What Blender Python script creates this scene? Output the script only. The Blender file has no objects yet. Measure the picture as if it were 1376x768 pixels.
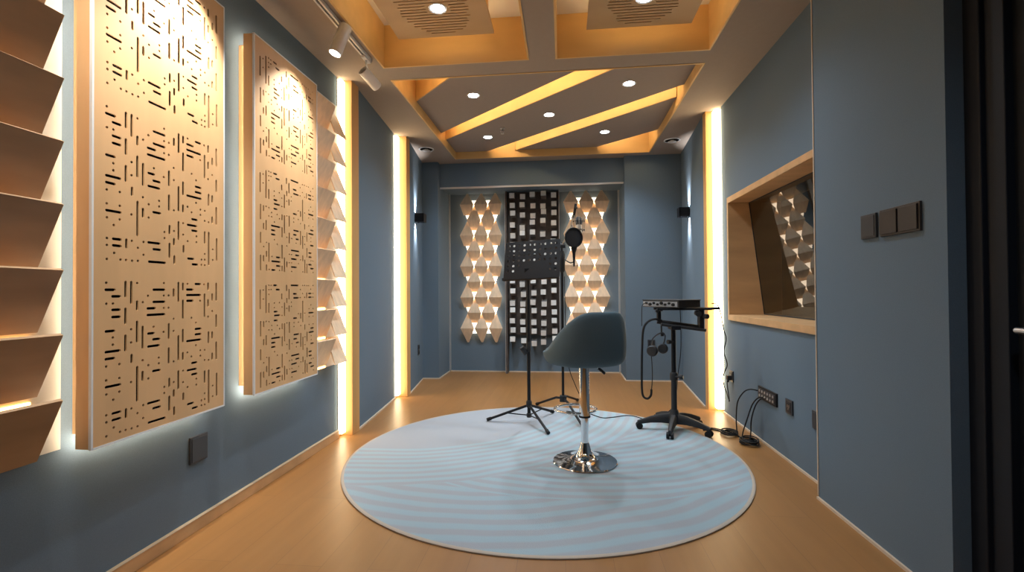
import bpy, bmesh, math, random
from mathutils import Vector, Matrix
random.seed(7)
PI=math.pi
COL=bpy.context.scene.collection
# ------------------------------------------------------------------ materials
def new_mat(name):
    m=bpy.data.materials.new(name); m.use_nodes=True
    nt=m.node_tree; return m,nt,nt.nodes['Principled BSDF']
def simple(name,col,rough=.6,metal=0,bump=0,scale=60,var=0,spec=.5,stretch=(1,1,1),coat=0):
    m,nt,b=new_mat(name); N=nt.nodes; L=nt.links
    b.inputs['Base Color'].default_value=(*col,1); b.inputs['Roughness'].default_value=rough
    b.inputs['Metallic'].default_value=metal; b.inputs['Specular IOR Level'].default_value=spec
    b.inputs['Coat Weight'].default_value=coat
    tc=N.new('ShaderNodeTexCoord'); mp=N.new('ShaderNodeMapping'); mp.inputs['Scale'].default_value=stretch
    L.new(tc.outputs['Object'],mp.inputs['Vector'])
    nz=N.new('ShaderNodeTexNoise'); nz.inputs['Scale'].default_value=scale; nz.inputs['Detail'].default_value=4
    L.new(mp.outputs[0],nz.inputs['Vector'])
    if var:
        cr=N.new('ShaderNodeValToRGB')
        cr.color_ramp.elements[0].position=.3; cr.color_ramp.elements[1].position=.7
        cr.color_ramp.elements[0].color=(*[c*(1-var) for c in col],1)
        cr.color_ramp.elements[1].color=(*[min(1,c*(1+var)) for c in col],1)
        L.new(nz.outputs['Fac'],cr.inputs['Fac']); L.new(cr.outputs['Color'],b.inputs['Base Color'])
    if bump:
        bp=N.new('ShaderNodeBump'); bp.inputs['Strength'].default_value=bump; bp.inputs['Distance'].default_value=.002
        L.new(nz.outputs['Fac'],bp.inputs['Height']); L.new(bp.outputs[0],b.inputs['Normal'])
    return m
def emit(name,col,s):
    m,nt,b=new_mat(name)
    b.inputs['Base Color'].default_value=(.8,.8,.8,1)
    b.inputs['Emission Color'].default_value=(*col,1); b.inputs['Emission Strength'].default_value=s
    return m
WALLC=(.135,.186,.238)
M={}
M['wall']=simple('wall_fabric_blue_grey',WALLC,.9,bump=.25,scale=420,var=.07,spec=.2)
M['wall_dark']=simple('wall_fabric_shadow_blue',(.11,.16,.22),.9,bump=.25,scale=420,var=.07,spec=.2)
M['ceiling']=simple('ceiling_paint',(.32,.262,.22),.85,scale=30,var=.02)
M['board']=simple('ceiling_board_paint',(.28,.235,.215),.85,scale=30,var=.02)
M['lid']=simple('coffer_paint',(.8,.75,.66),.8)
M['wood']=simple('oak_veneer',(.60,.36,.17),.5,scale=7,var=.14,stretch=(1,1,.12),bump=.05)
M['wood_y']=simple('oak_veneer_along',(.60,.36,.17),.5,scale=7,var=.14,stretch=(.25,1,1),bump=.05)
M['pale']=simple('birch_face',(.66,.40,.195),.55,scale=6,var=.10,stretch=(1,1,.15),bump=.03)
M['fin']=simple('fin_veneer',(.40,.25,.135),.5,scale=9,var=.18,stretch=(.2,.2,1))
M['wedge']=simple('wedge_veneer',(.80,.60,.41),.55,scale=30,var=.10,stretch=(1,1,.2))
M['rim']=simple('panel_edge_white',(.72,.74,.76),.4)
M['cream']=simple('cream_board',(.62,.58,.50),.7)
M['skirt0']=simple('baseboard_cap',(.55,.42,.28),.5)
M['white']=simple('white_plastic',(.8,.8,.8),.45)
M['track']=simple('white_paint_metal',(.70,.68,.66),.35)
M['black']=simple('black_metal',(.007,.008,.011),.5,spec=.3)
M['blackp']=simple('black_plastic',(.018,.019,.022),.55)
M['rubber']=simple('black_rubber',(.012,.012,.013),.6,spec=.3)
M['felt']=simple('dark_liner_felt',(.025,.02,.018),.95,spec=.1)
M['lattice']=simple('dark_brown_slats',(.085,.07,.063),.6,scale=14,var=.25)
M['blockw']=simple('white_block_face',(.72,.72,.70),.5,scale=60,var=.08)
M['blockd']=simple('grey_block_side',(.22,.20,.19),.6,scale=14,var=.2)
M['chrome']=simple('chrome',(.85,.86,.88),.07,metal=1)
M['steel']=simple('brushed_steel',(.6,.6,.6),.3,metal=1)
M['alu']=simple('aluminium_trim',(.62,.62,.62),.35,metal=.6)
M['stool']=simple('teal_grey_upholstery',(.10,.15,.178),.75,bump=.3,scale=300,var=.06,spec=.3)
M['socket']=simple('anthracite_plate',(.035,.038,.045),.4)
M['socket_brown']=simple('brown_black_plate',(.035,.028,.025),.4)
M['door']=simple('door_near_black',(.008,.011,.015),.6,scale=8,var=.15,spec=.2)
M['doorframe']=simple('door_frame_black_metal',(.010,.013,.020),.55,spec=.25)
M['grey']=simple('light_grey_panel',(.32,.34,.37),.45,scale=90,var=.15)
M['led']=emit('led_warm_white',(1,.79,.48),12)
M['led_coffer']=emit('led_coffer_warm',(1,.68,.32),15)
M['led_slot']=emit('led_slot_warm',(1,.70,.36),34)
M['led_panel']=emit('led_behind_wedges',(1,.82,.60),3.2)
M['led_fin']=emit('led_behind_fins',(1,.50,.14),13)
M['led_halo']=emit('led_halo_white',(1,.84,.62),40)
M['lamp']=emit('downlight_cool_white',(.78,.9,1),60)
M['spot']=emit('spot_lens_white',(.95,.97,1),25)
M['lidc']=M['lid']
# floor planks
m,nt,b=new_mat('laminate_floor'); N=nt.nodes; L=nt.links
tc=N.new('ShaderNodeTexCoord'); mp=N.new('ShaderNodeMapping'); mp.inputs['Rotation'].default_value=(0,0,PI/2)
L.new(tc.outputs['Object'],mp.inputs['Vector'])
br=N.new('ShaderNodeTexBrick'); br.inputs['Scale'].default_value=1; br.inputs['Brick Width'].default_value=1.2; br.inputs['Row Height'].default_value=.19
br.inputs['Mortar Size'].default_value=.0012; br.inputs['Color1'].default_value=(.33,.155,.048,1); br.inputs['Color2'].default_value=(.355,.17,.055,1); br.inputs['Mortar'].default_value=(.25,.12,.045,1)
L.new(mp.outputs[0],br.inputs['Vector'])
mp2=N.new('ShaderNodeMapping'); mp2.inputs['Scale'].default_value=(9,.9,1); L.new(tc.outputs['Object'],mp2.inputs['Vector'])
nz=N.new('ShaderNodeTexNoise'); nz.inputs['Scale'].default_value=2.2; nz.inputs['Detail'].default_value=6; L.new(mp2.outputs[0],nz.inputs['Vector'])
mx=N.new('ShaderNodeMix'); mx.data_type='RGBA'; mx.blend_type='MULTIPLY'; mx.inputs[0].default_value=.35
cr=N.new('ShaderNodeValToRGB'); cr.color_ramp.elements[0].position=.3; cr.color_ramp.elements[0].color=(.7,.66,.6,1); cr.color_ramp.elements[1].position=.7
L.new(nz.outputs['Fac'],cr.inputs['Fac']); L.new(br.outputs['Color'],mx.inputs[6]); L.new(cr.outputs['Color'],mx.inputs[7]); L.new(mx.outputs[2],b.inputs['Base Color'])
b.inputs['Roughness'].default_value=.36; b.inputs['Specular IOR Level'].default_value=.4
M['floor']=m
# rug: three fans of curved stripes next to a plain field
m,nt,b=new_mat('striped_rug'); N=nt.nodes; L=nt.links
geo=N.new('ShaderNodeNewGeometry'); sep=N.new('ShaderNodeSeparateXYZ'); 
nz=N.new('ShaderNodeTexNoise'); nz.inputs['Scale'].default_value=1.3; L.new(geo.outputs['Position'],nz.inputs['Vector'])
def math_(op,a,bb=None,c=None):
    n=N.new('ShaderNodeMath'); n.operation=op
    for i,v in enumerate((a,bb,c)):
        if v is None: continue
        if isinstance(v,(int,float)): n.inputs[i].default_value=v
        else: L.new(v,n.inputs[i])
    return n.outputs[0]
L.new(geo.outputs['Position'],sep.inputs[0])
def dist(cx,cy):
    dx=math_('SUBTRACT',sep.outputs[0],cx); dy=math_('SUBTRACT',sep.outputs[1],cy)
    d=math_('SQRT',math_('ADD',math_('MULTIPLY',dx,dx),math_('MULTIPLY',dy,dy)))
    return math_('ADD',d,math_('MULTIPLY',nz.outputs['Fac'],.12))
def stripes(d,per):
    s=math_('SINE',math_('MULTIPLY',d,2*PI/per))
    return math_('SMOOTH_MIN',1,math_('MAXIMUM',math_('ADD',math_('MULTIPLY',s,.9),.5),0),.1)
dA=dist(-1.3,4.5); dB=dist(.05,4.15); dC=dist(-.55,4.1)
sA=stripes(dA,.078); sB=stripes(dB,.082); sC=stripes(dC,.105)
inplain=math_('LESS_THAN',dA,1.37)
inA=math_('LESS_THAN',dA,2.03)
inB=math_('LESS_THAN',dB,1.74)
mixBC=math_('ADD',math_('MULTIPLY',inB,sB),math_('MULTIPLY',math_('SUBTRACT',1,inB),sC))
mixA=math_('ADD',math_('MULTIPLY',inA,sA),math_('MULTIPLY',math_('SUBTRACT',1,inA),mixBC))
fac=math_('MULTIPLY',mixA,math_('SUBTRACT',1,inplain))
mx=N.new('ShaderNodeMix'); mx.data_type='RGBA'; L.new(fac,mx.inputs[0])
mx.inputs[6].default_value=(.385,.41,.45,1); mx.inputs[7].default_value=(.365,.48,.535,1)
L.new(mx.outputs[2],b.inputs['Base Color']); b.inputs['Roughness'].default_value=.95; b.inputs['Specular IOR Level'].default_value=.1
nz2=N.new('ShaderNodeTexNoise'); nz2.inputs['Scale'].default_value=350; L.new(geo.outputs['Position'],nz2.inputs['Vector'])
bp=N.new('ShaderNodeBump'); bp.inputs['Strength'].default_value=.5; bp.inputs['Distance'].default_value=.003; L.new(nz2.outputs['Fac'],bp.inputs['Height']); L.new(bp.outputs[0],b.inputs['Normal'])
M['rug']=m
# control-room glass: see-through pane with a mirror-like sheen
m,nt,b=new_mat('control_window_glass'); N=nt.nodes; L=nt.links; N.remove(b)
tr=N.new('ShaderNodeBsdfTransparent'); tr.inputs[0].default_value=(.55,.6,.62,1)
gl=N.new('ShaderNodeBsdfGlossy'); gl.inputs['Roughness'].default_value=.01; gl.inputs['Color'].default_value=(.9,.93,.95,1)
fr=N.new('ShaderNodeFresnel'); fr.inputs['IOR'].default_value=2.1
ms=N.new('ShaderNodeMixShader'); L.new(fr.outputs[0],ms.inputs[0]); L.new(tr.outputs[0],ms.inputs[1]); L.new(gl.outputs[0],ms.inputs[2])
L.new(ms.outputs[0],N['Material Output'].inputs['Surface'])
M['glass']=m
# pop filter mesh
m,nt,b=new_mat('pop_filter_mesh'); b.inputs['Base Color'].default_value=(.03,.03,.035,1); b.inputs['Alpha'].default_value=.8; b.inputs['Roughness'].default_value=.6
M['mesh']=m
# ------------------------------------------------------------------ mesh helpers
class MB:
    def __init__(s): s.v=[]; s.f=[]
    def add(s,vs,fs):
        o=len(s.v); s.v+= [tuple(v) for v in vs]; s.f+=[tuple(i+o for i in f) for f in fs]; return s
    def box(s,x0,x1,y0,y1,z0,z1,R=None):
        vs=[Vector((x,y,z)) for x in (x0,x1) for y in (y0,y1) for z in (z0,z1)]
        if R is not None: vs=[R@v for v in vs]
        return s.add(vs,[(0,1,3,2),(4,6,7,5),(0,4,5,1),(2,3,7,6),(0,2,6,4),(1,5,7,3)])
    def tube(s,pts,r,n=10,cap=True):
        pts=[Vector(p) for p in pts]; rs=r if isinstance(r,(list,tuple)) else [r]*len(pts)
        rings=[]; a=None
        for i,p in enumerate(pts):
            t=(pts[min(i+1,len(pts)-1)]-pts[max(i-1,0)]).normalized()
            if a is None: a=t.orthogonal().normalized()
            else:
                a=(a-t*a.dot(t)); a=a.normalized() if a.length>1e-6 else t.orthogonal().normalized()
            bb=t.cross(a)
            rings.append([p+(a*math.cos(2*PI*k/n)+bb*math.sin(2*PI*k/n))*rs[i] for k in range(n)])
        vs=[v for R in rings for v in R]; fs=[]
        for i in range(len(pts)-1):
            for k in range(n):
                fs.append((i*n+k,i*n+(k+1)%n,(i+1)*n+(k+1)%n,(i+1)*n+k))
        if cap: fs+= [tuple(range(n))[::-1],tuple((len(pts)-1)*n+k for k in range(n))]
        return s.add(vs,fs)
    def lathe(s,prof,o=(0,0,0),n=32,R=None):
        vs=[];fs=[]
        for r,z in prof:
            for k in range(n):
                v=Vector((r*math.cos(2*PI*k/n),r*math.sin(2*PI*k/n),z))
                if R is not None: v=R@v
                vs.append(v+Vector(o))
        for i in range(len(prof)-1):
            for k in range(n): fs.append((i*n+k,i*n+(k+1)%n,(i+1)*n+(k+1)%n,(i+1)*n+k))
        if prof[0][0]>1e-5: fs.append(tuple(range(n))[::-1])
        if prof[-1][0]>1e-5: fs.append(tuple((len(prof)-1)*n+k for k in range(n)))
        return s.add(vs,fs)
    def prism(s,poly,z0,z1,fn=None):
        n=len(poly); vs=[Vector((x,y,z0)) for x,y in poly]+[Vector((x,y,z1)) for x,y in poly]
        if fn: vs=[fn(v) for v in vs]
        return s.add(vs,[tuple(range(n))[::-1],tuple(range(n,2*n))]+[(i,(i+1)%n,n+(i+1)%n,n+i) for i in range(n)])
    def ball(s,c,r,n=12,sc=(1,1,1)):
        prof=[(r*math.sin(PI*i/n),-r*math.cos(PI*i/n)) for i in range(n+1)]
        R=Matrix.Diagonal((*sc,)).to_3x3(); prof[0]=(1e-6,prof[0][1]); prof[-1]=(1e-6,prof[-1][1])
        return s.lathe(prof,c,2*n,R)
    def build(s,name,mat,parent=None,bevel=0,smooth=False,loc=None):
        me=bpy.data.meshes.new(name); off=Vector(loc) if loc else Vector((0,0,0))
        if parent is not None: off=wloc(parent)
        me.from_pydata([Vector(v)-off for v in s.v],[],s.f); 
        bm=bmesh.new(); bm.from_mesh(me); bmesh.ops.remove_doubles(bm,verts=bm.verts,dist=1e-6)
        bmesh.ops.recalc_face_normals(bm,faces=bm.faces); bm.to_mesh(me); bm.free()
        o=bpy.data.objects.new(name,me); COL.objects.link(o)
        if parent is not None: o.parent=parent
        else: o.location=off
        mats=mat if isinstance(mat,(list,tuple)) else [mat]
        for m_ in mats: me.materials.append(m_)
        if smooth:
            for p in me.polygons: p.use_smooth=True
            try: me.set_sharp_from_angle(angle=math.radians(40))
            except Exception: pass
        if bevel:
            b=o.modifiers.new('bevel','BEVEL'); b.width=bevel; b.segments=2; b.limit_method='ANGLE'
        return o
def wloc(o):
    l=Vector(o.location)
    while o.parent is not None: o=o.parent; l=l+Vector(o.location)
    return l
def tag(o,label=None,cat=None,group=None,kind=None):
    if label: o['label']=label
    if cat: o['category']=cat
    if group: o['group']=group
    if kind: o['kind']=kind
    return o
def thing(name,label,cat,loc,group=None):
    o=bpy.data.objects.new(name,None); COL.objects.link(o); o.location=loc; o.empty_display_size=.05
    return tag(o,label,cat,group)
def struct(name,mb,mat,label=None,parent=None,**k):
    o=mb.build(name,mat,parent,**k)
    if parent is None: tag(o,label or name.replace('_',' '),'wall' if 'wall' in name else name.split('_')[0],kind='structure')
    return o
def box(*a): return MB().box(*a)
def holed(outline,holes,w0,w1,fn):
    """flat plate with real holes; fn maps (u,v,w) to the room"""
    cu=bpy.data.curves.new('c','CURVE'); cu.dimensions='2D'; cu.fill_mode='BOTH'; cu.extrude=abs(w1-w0)/2
    for poly in [outline]+holes:
        sp=cu.splines.new('POLY'); sp.points.add(len(poly)-1); sp.use_cyclic_u=True
        for p,(x,y) in zip(sp.points,poly): p.co=(x,y,0,1)
    ob=bpy.data.objects.new('c',cu); COL.objects.link(ob)
    dg=bpy.context.evaluated_depsgraph_get(); me=bpy.data.meshes.new_from_object(ob.evaluated_get(dg))
    mb=MB(); c=(w0+w1)/2
    mb.add([fn(Vector((v.co.x,v.co.y,v.co.z+c))) for v in me.vertices],[tuple(p.vertices) for p in me.polygons])
    bpy.data.objects.remove(ob); bpy.data.curves.remove(cu); bpy.data.meshes.remove(me)
    return mb
def circ(x,y,r,n=10): return [(x+r*math.cos(2*PI*k/n),y+r*math.sin(2*PI*k/n)) for k in range(n)]
def slot(x0,y0,x1,y1,r,n=5):
    a=math.atan2(y1-y0,x1-x0); P=[]
    for k in range(n+1): t=a+PI/2+PI*k/n; P.append((x0+r*math.cos(t),y0+r*math.sin(t)))
    for k in range(n+1): t=a-PI/2+PI*k/n; P.append((x1+r*math.cos(t),y1+r*math.sin(t)))
    return P
def rrect(x0,x1,y0,y1,r,n=5):
    P=[]
    for cx,cy,a in ((x1-r,y1-r,0),(x0+r,y1-r,PI/2),(x0+r,y0+r,PI),(x1-r,y0+r,1.5*PI)):
        for k in range(n+1): t=a+PI/2*k/n; P.append((cx+r*math.cos(t),cy+r*math.sin(t)))
    return P
def smoothpts(pts,k=6):
    P=[Vector(p) for p in pts]; out=[]
    for i in range(len(P)-1):
        p0=P[max(i-1,0)];p1=P[i];p2=P[i+1];p3=P[min(i+2,len(P)-1)]
        for j in range(k):
            t=j/k; out.append(.5*((2*p1)+(p2-p0)*t+(2*p0-5*p1+4*p2-p3)*t*t+(3*p1-p0-3*p2+p3)*t**3))
    return out+[P[-1]]
def spotlight(name,loc,target,power,ang,blend,col,r=.03,parent=None):
    l=bpy.data.lights.new(name,'SPOT'); l.energy=power; l.spot_size=math.radians(ang); l.spot_blend=blend; l.color=col; l.shadow_soft_size=r
    o=bpy.data.objects.new(name,l); COL.objects.link(o)
    d=(Vector(target)-Vector(loc)); o.rotation_euler=d.to_track_quat('-Z','Y').to_euler()
    if parent is not None: o.parent=parent; o.location=Vector(loc)-wloc(parent)
    else: o.location=loc
    return o
PH = [(48, 80, 531), (73, 101, 508), (73, 100, 461), (73, 100, 436), (49, 79, 388), (49, 100, 317), (49, 79, 293), (50, 102, 197), (75, 103, 101), (75, 103, 78), (241, 291, 532), (241, 291, 485), (215, 247, 461), (215, 291, 436), (218, 242, 366), (240, 268, 342), (218, 266, 317), (240, 270, 221), (218, 268, 103), (241, 271, 79), (221, 294, 30), (405, 436, 533), (405, 478, 510), (406, 436, 486), (452, 478, 557), (452, 481, 365), (452, 481, 342), (406, 481, 318), (433, 458, 223), (409, 455, 196), (433, 458, 175), (411, 439, 55), (436, 461, 32)]
PV = [(123, 508, 559), (146, 484, 559), (123, 412, 463), (170, 460, 488), (170, 342, 414), (194, 316, 393), (123, 315, 367), (148, 269, 294), (171, 125, 247), (194, 197, 225), (126, 76, 103), (313, 341, 395), (313, 243, 299), (316, 149, 178), (316, 55, 107), (337, 508, 533), (361, 486, 560), (384, 533, 557), (384, 417, 487), (384, 319, 367), (361, 248, 343), (384, 247, 272), (361, 131, 200), (338, 106, 128), (340, 32, 59), (387, 81, 105), (504, 417, 512), (525, 534, 560), (525, 462, 487), (550, 487, 512), (575, 486, 560), (575, 368, 418), (528, 300, 345), (550, 318, 343), (575, 222, 295), (505, 130, 176), (529, 36, 176), (578, 59, 154), (550, 225, 248)]
PD = [(50, 555), (170, 556), (289, 558), (408, 557), (501, 556), (51, 483), (75, 483), (194, 485), (217, 509), (289, 509), (312, 509), (289, 461), (312, 461), (146, 388), (146, 340), (75, 365), (75, 340), (51, 268), (100, 269), (51, 220), (100, 220), (52, 172), (100, 172), (77, 149), (52, 101), (52, 77), (79, 52), (52, 29), (103, 30), (125, 30), (149, 29), (173, 30), (197, 54), (173, 78), (148, 101), (197, 102), (146, 197), (194, 269), (219, 247), (266, 269), (266, 247), (219, 197), (242, 390), (288, 367), (337, 415), (337, 366), (430, 414), (455, 392), (478, 485), (550, 438), (525, 414), (292, 151), (292, 127), (338, 161), (385, 199), (337, 244), (408, 271), (455, 296), (480, 271), (480, 248), (505, 270), (505, 226), (528, 223), (430, 251), (409, 127), (385, 152), (457, 153), (457, 128), (553, 105), (553, 58), (505, 81), (505, 56), (505, 32), (486, 55), (486, 33)]
CZ=2.68
# ------------------------------------------------------------------ room shell
struct('floor',box(-2.2,2.2,-2.4,6.7,-.08,0),M['floor'],'honey oak laminate floor')
LX=-1.67
# ceiling slab with three openings
CL=(-1.26,-.235,1.3,3.30); CR=(-.03,.98,1.3,3.31); CM=(-1.28,1.0,3.52,5.69)
rect=lambda r:[(r[0]-.012,r[2]-.012),(r[1]+.012,r[2]-.012),(r[1]+.012,r[3]+.012),(r[0]-.012,r[3]+.012)]
idf=lambda v:v
struct('ceiling',holed([(-2.2,-2.4),(2.2,-2.4),(2.2,6.7),(-2.2,6.7)],[rect(CL),rect(CR),rect(CM)],CZ,CZ+.02,idf),M['ceiling'],'taupe painted ceiling with recessed coffers')
struct('ceiling_lid',box(-2.2,2.2,-2.4,6.7,CZ+.30,CZ+.33),M['lid'],'pale upper ceiling seen inside the coffers')
# left walls
struct('wall_left',box(LX-.15,LX,-2.4,3.40,0,CZ),M['wall'],'long left wall in blue grey fabric')
def slant(x0,y0,x1,y1,t):  # wall segment from (x0,y0) to (x1,y1), body on the outer side
    s=-1 if x0<0 else 1
    return MB().prism([(x0,y0),(x1,y1),(x1+s*t,y1),(x0+s*t,y0)],0,CZ)
struct('wall_left_middle',slant(-1.60,3.60,-1.70,4.70,.25),M['wall'],'left wall section between the two light slots')
struct('wall_left_far',slant(-1.615,4.90,-1.74,5.84,.25),M['wall'],'left wall section past the far light slot')
struct('wall_right',holed([(2.60,0),(4.38,0),(4.38,CZ),(2.60,CZ)],[[(2.664,.819),(4.211,.819),(4.211,1.846),(2.664,1.846)]],1.39,1.54,lambda v:Vector((v.z,v.x,v.y))),M['wall'],'right wall around the control window')
struct('wall_right_far',slant(1.285,4.50,1.385,5.8,.25),M['wall'],'right wall section past the light slot')
struct('wall_right_near',box(1.29,1.60,1.765,2.62,0,CZ),M['wall'],'near right wall pier with switches')
struct('wall_right_door',MB().box(1.36,1.6,-2.4,.70,0,CZ).box(1.36,1.6,.70,1.764,2.2,CZ),M['wall'],'right wall around the door')
struct('wall_behind',box(-2.2,2.2,-2.4,-2.3,0,CZ),M['wall'],'wall behind the viewer')
# recess backs behind led slots
struct('trim_7',MB().box(-1.86,-1.72,3.40,3.62,0,CZ),M['lid'],'back of the near left light slot')
struct('trim_8',MB().box(-1.90,-1.76,4.70,4.92,0,CZ),M['lid'],'back of the far left light slot')
struct('trim_9',MB().box(1.43,1.56,4.38,4.52,0,CZ),M['lid'],'back of the right light slot')
# back wall
struct('wall_back',box(-2.0,1.9,6.38,6.5,0,CZ),M['wall'],'blue back wall inside the niche')
struct('wall_back_left',box(-1.95,-1.535,5.80,6.38,0,CZ),M['wall'],'projecting column in the back left corner')
struct('wall_back_right',box(.735,1.70,5.82,6.38,0,CZ),M['wall'],'back wall section right of the niche')
struct('wall_back_header',box(-1.535,.735,5.90,6.38,2.385,CZ),M['wall'],'header above the niche')
# wooden posts beside light slots
M['post']=simple('post_oak',(.62,.34,.12),.5,scale=7,var=.10,stretch=(1,1,.12),bump=.05)
def post(n,x0,x1,y0,y1,lab): struct('trim_%d'%n,box(x0,x1,y0,y1,0,CZ),M['post'],lab,bevel=.002)
post(1,-1.74,-1.585,3.475,3.60,'oak post beside the near left light slot')
post(2,-1.80,-1.60,4.795,4.90,'oak post beside the far left light slot')
post(3,1.285,1.45,4.475,4.56,'oak post beside the right light slot')
def ledslot(x0,x1,y,lab):
    t=thing('light_strip',lab,'light',((x0+x1)/2,y,0),'vertical light strips beside the oak posts')
    MB().box(x0-.004,x1+.004,y+.012,y+.02,.03,CZ-.02).build('channel',M['alu'],t)
    MB().box(x0,x1,y,y+.012,.03,CZ-.02).build('diffuser',M['led'],t)
# diffusers: face the room inside the slots
def ledplate(x,xs,y0,y1,lab):
    t=thing('light_strip',lab,'light',(x,(y0+y1)/2,0),'vertical light strips beside the oak posts')
    a,b=sorted((x,x+xs*.02)); MB().box(a,b,y0,y1,.02,CZ-.01).build('channel',M['alu'],t)
    a,b=sorted((x,x-xs*(.055 if xs>0 else .028))); MB().box(a,b,y0+.004,y1-.004,.025,CZ-.015).build('diffuser',M['led'],t)
ledplate(-1.665,-1,3.405,3.472,'tall warm light strip on the left, just beyond the paired wooden fins')
ledplate(-1.70,-1,4.70,4.79,'tall warm light strip on the left, deeper in the room, before the far oak post')
ledplate(1.395,1,4.385,4.472,'tall warm light strip on the right, beside the control window')
# baseboards and fine trims
BB='wood'
struct('baseboard_left',MB().box(LX,LX+.018,-2.3,3.40,0,.055),M['wood_y'],'oak baseboard along the left wall',bevel=.002)
struct('baseboard_left_cap',MB().box(LX,LX+.020,-2.3,3.40,.055,.058),M['skirt0'],'pale cap on the left baseboard')
def skirt(n,lab,pts,t=.010,h=.013):
    mb=MB()
    for (x0,y0),(x1,y1) in zip(pts[:-1],pts[1:]):
        d=Vector((x1-x0,y1-y0,0)).normalized(); nn=Vector((-d.y,d.x,0))*t
        a=Vector((x0,y0,0));b=Vector((x1,y1,0))
        vs=[a,b,b+nn,a+nn]; mb.add(vs+[v+Vector((0,0,h)) for v in vs],[(0,1,2,3),(4,5,6,7),(0,1,5,4),(1,2,6,5),(2,3,7,6),(3,0,4,7)])
    struct('baseboard_'+n,mb,M['skirt'],lab)
M['skirt']=simple('pale_wood_skirting',(.62,.50,.38),.5)
skirt('left_middle','thin pale skirting on the middle left wall',[(-1.70,4.70),(-1.60,3.60)][::1],t=.012)
skirt('left_far','thin pale skirting on the far left wall',[(-1.74,5.80),(-1.615,4.90)])
skirt('back','thin pale skirting around the niche',[(1.385,5.82),(.735,5.82),(.735,6.38),(-1.535,6.38),(-1.535,5.80),(-1.74,5.80)],t=-.012*-1)
skirt('right_far','thin pale skirting on the far right wall',[(1.285,4.56),(1.385,5.82)])
skirt('right','thin pale skirting under the control window',[(1.39,2.62),(1.39,4.38)])
skirt('right_near','thin pale skirting on the near right pier',[(1.29,1.77),(1.29,2.62)])
struct('trim_4',MB().box(1.2865,1.2935,2.615,2.623,.02,CZ),M['skirt'],'thin corner bead on the near right pier')
struct('trim_5',MB().box(-1.535,-1.515,6.355,6.38,.02,2.385).box(.715,.735,6.355,6.38,.02,2.385).box(-1.535,.735,5.895,5.915,2.365,2.385),M['alu'],'silver frame lining the niche')
struct('trim_6',MB().box(1.3915,1.50,4.3805,4.3845,0,CZ),M['lid'],'white edge of the right light slot')
# ------------------------------------------------------------------ ceiling coffers
def rimboxes(r,z0,z1,t=.015,label='',n=0,led=None):
    x0,x1,y0,y1=r
    mb=MB().box(x0-t,x0,y0-t,y1+t,z0,z1).box(x1,x1+t,y0-t,y1+t,z0,z1).box(x0,x1,y0-t,y0,z0,z1).box(x0,x1,y1,y1+t,z0,z1)
    struct('trim_%d'%n,mb,M['wood_c'],label)
    # thin lip round the opening
M['wood_c']=simple('coffer_oak',(.68,.43,.17),.5,scale=6,var=.10,stretch=(.25,1,1))
rimboxes(CL,CZ-.004,CZ+.30,.012,'oak lining of the left coffer',10)
rimboxes(CR,CZ-.004,CZ+.30,.012,'oak lining of the right coffer',11)
rimboxes(CM,CZ-.004,CZ+.30,.012,'oak lining of the middle coffer',12)
def grille(x0,x1,y0,y1,z,lx,ly,lab):
    t=thing('ceiling_panel',lab,'ceiling panel',((x0+x1)/2,(y0+y1)/2,z),'slotted wooden ceiling panels')
    holes=[]; k=0; yy=y0+.09; cy=(y0+y1)/2; ry=(y1-y0)/2-.06; w=(x1-x0)/2-.10
    cx=(x0+x1)/2
    while yy<y1-.05:
        s=math.sqrt(max(0,1-((yy-cy)/ry)**4)); h=w*(.35+.65*s)*(1-.08*random.random())
        o=random.uniform(-.015,.015)
        if abs(yy-ly)<.055:
            holes.append(slot(cx-h+o,yy,lx-.075,yy,.0046,3)); holes.append(slot(lx+.075,yy,cx+h+o,yy,.0046,3))
        else: holes.append(slot(cx-h+o,yy,cx+h+o,yy,.0046,3))
        yy+=.030
    holed([(x0,y0),(x1,y0),(x1,y1),(x0,y1)],holes,z,z+.018,idf).build('slotted_face',M['panelw'],t)
    box(x0+.02,x1-.02,y0+.02,y1-.02,z+.03,z+.04).build('backing',M['felt'],t)
    mb=MB()
    for xx in (x0+.03,x1-.05):
        for y_ in (y0+.05,y1-.07): mb.box(xx,xx+.02,y_,y_+.02,z+.018,CZ+.30)
    mb.build('hanger',M['wood'],t)
    # led tape on top
    zz=z+.05
    ld=MB().box(x0+.03,x1-.03,y1-.05,y1-.035,zz,zz+.008).box(x0+.03,x0+.045,y0+.03,y1-.06,zz,zz+.008).box(x1-.045,x1-.03,y0+.03,y1-.06,zz,zz+.008)
    ld.build('light_tape',M['led_coffer'],t)
M['panelw']=simple('panel_oak',(.50,.34,.18),.5,scale=6,var=.08,stretch=(.25,1,1))
grille(-1.10,-.445,1.6,3.15,2.79,-.745,2.83,'slotted wooden ceiling panel hung in the left coffer')
grille(.165,.835,1.6,3.18,2.79,.49,2.87,'slotted wooden ceiling panel hung in the right coffer')
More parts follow.
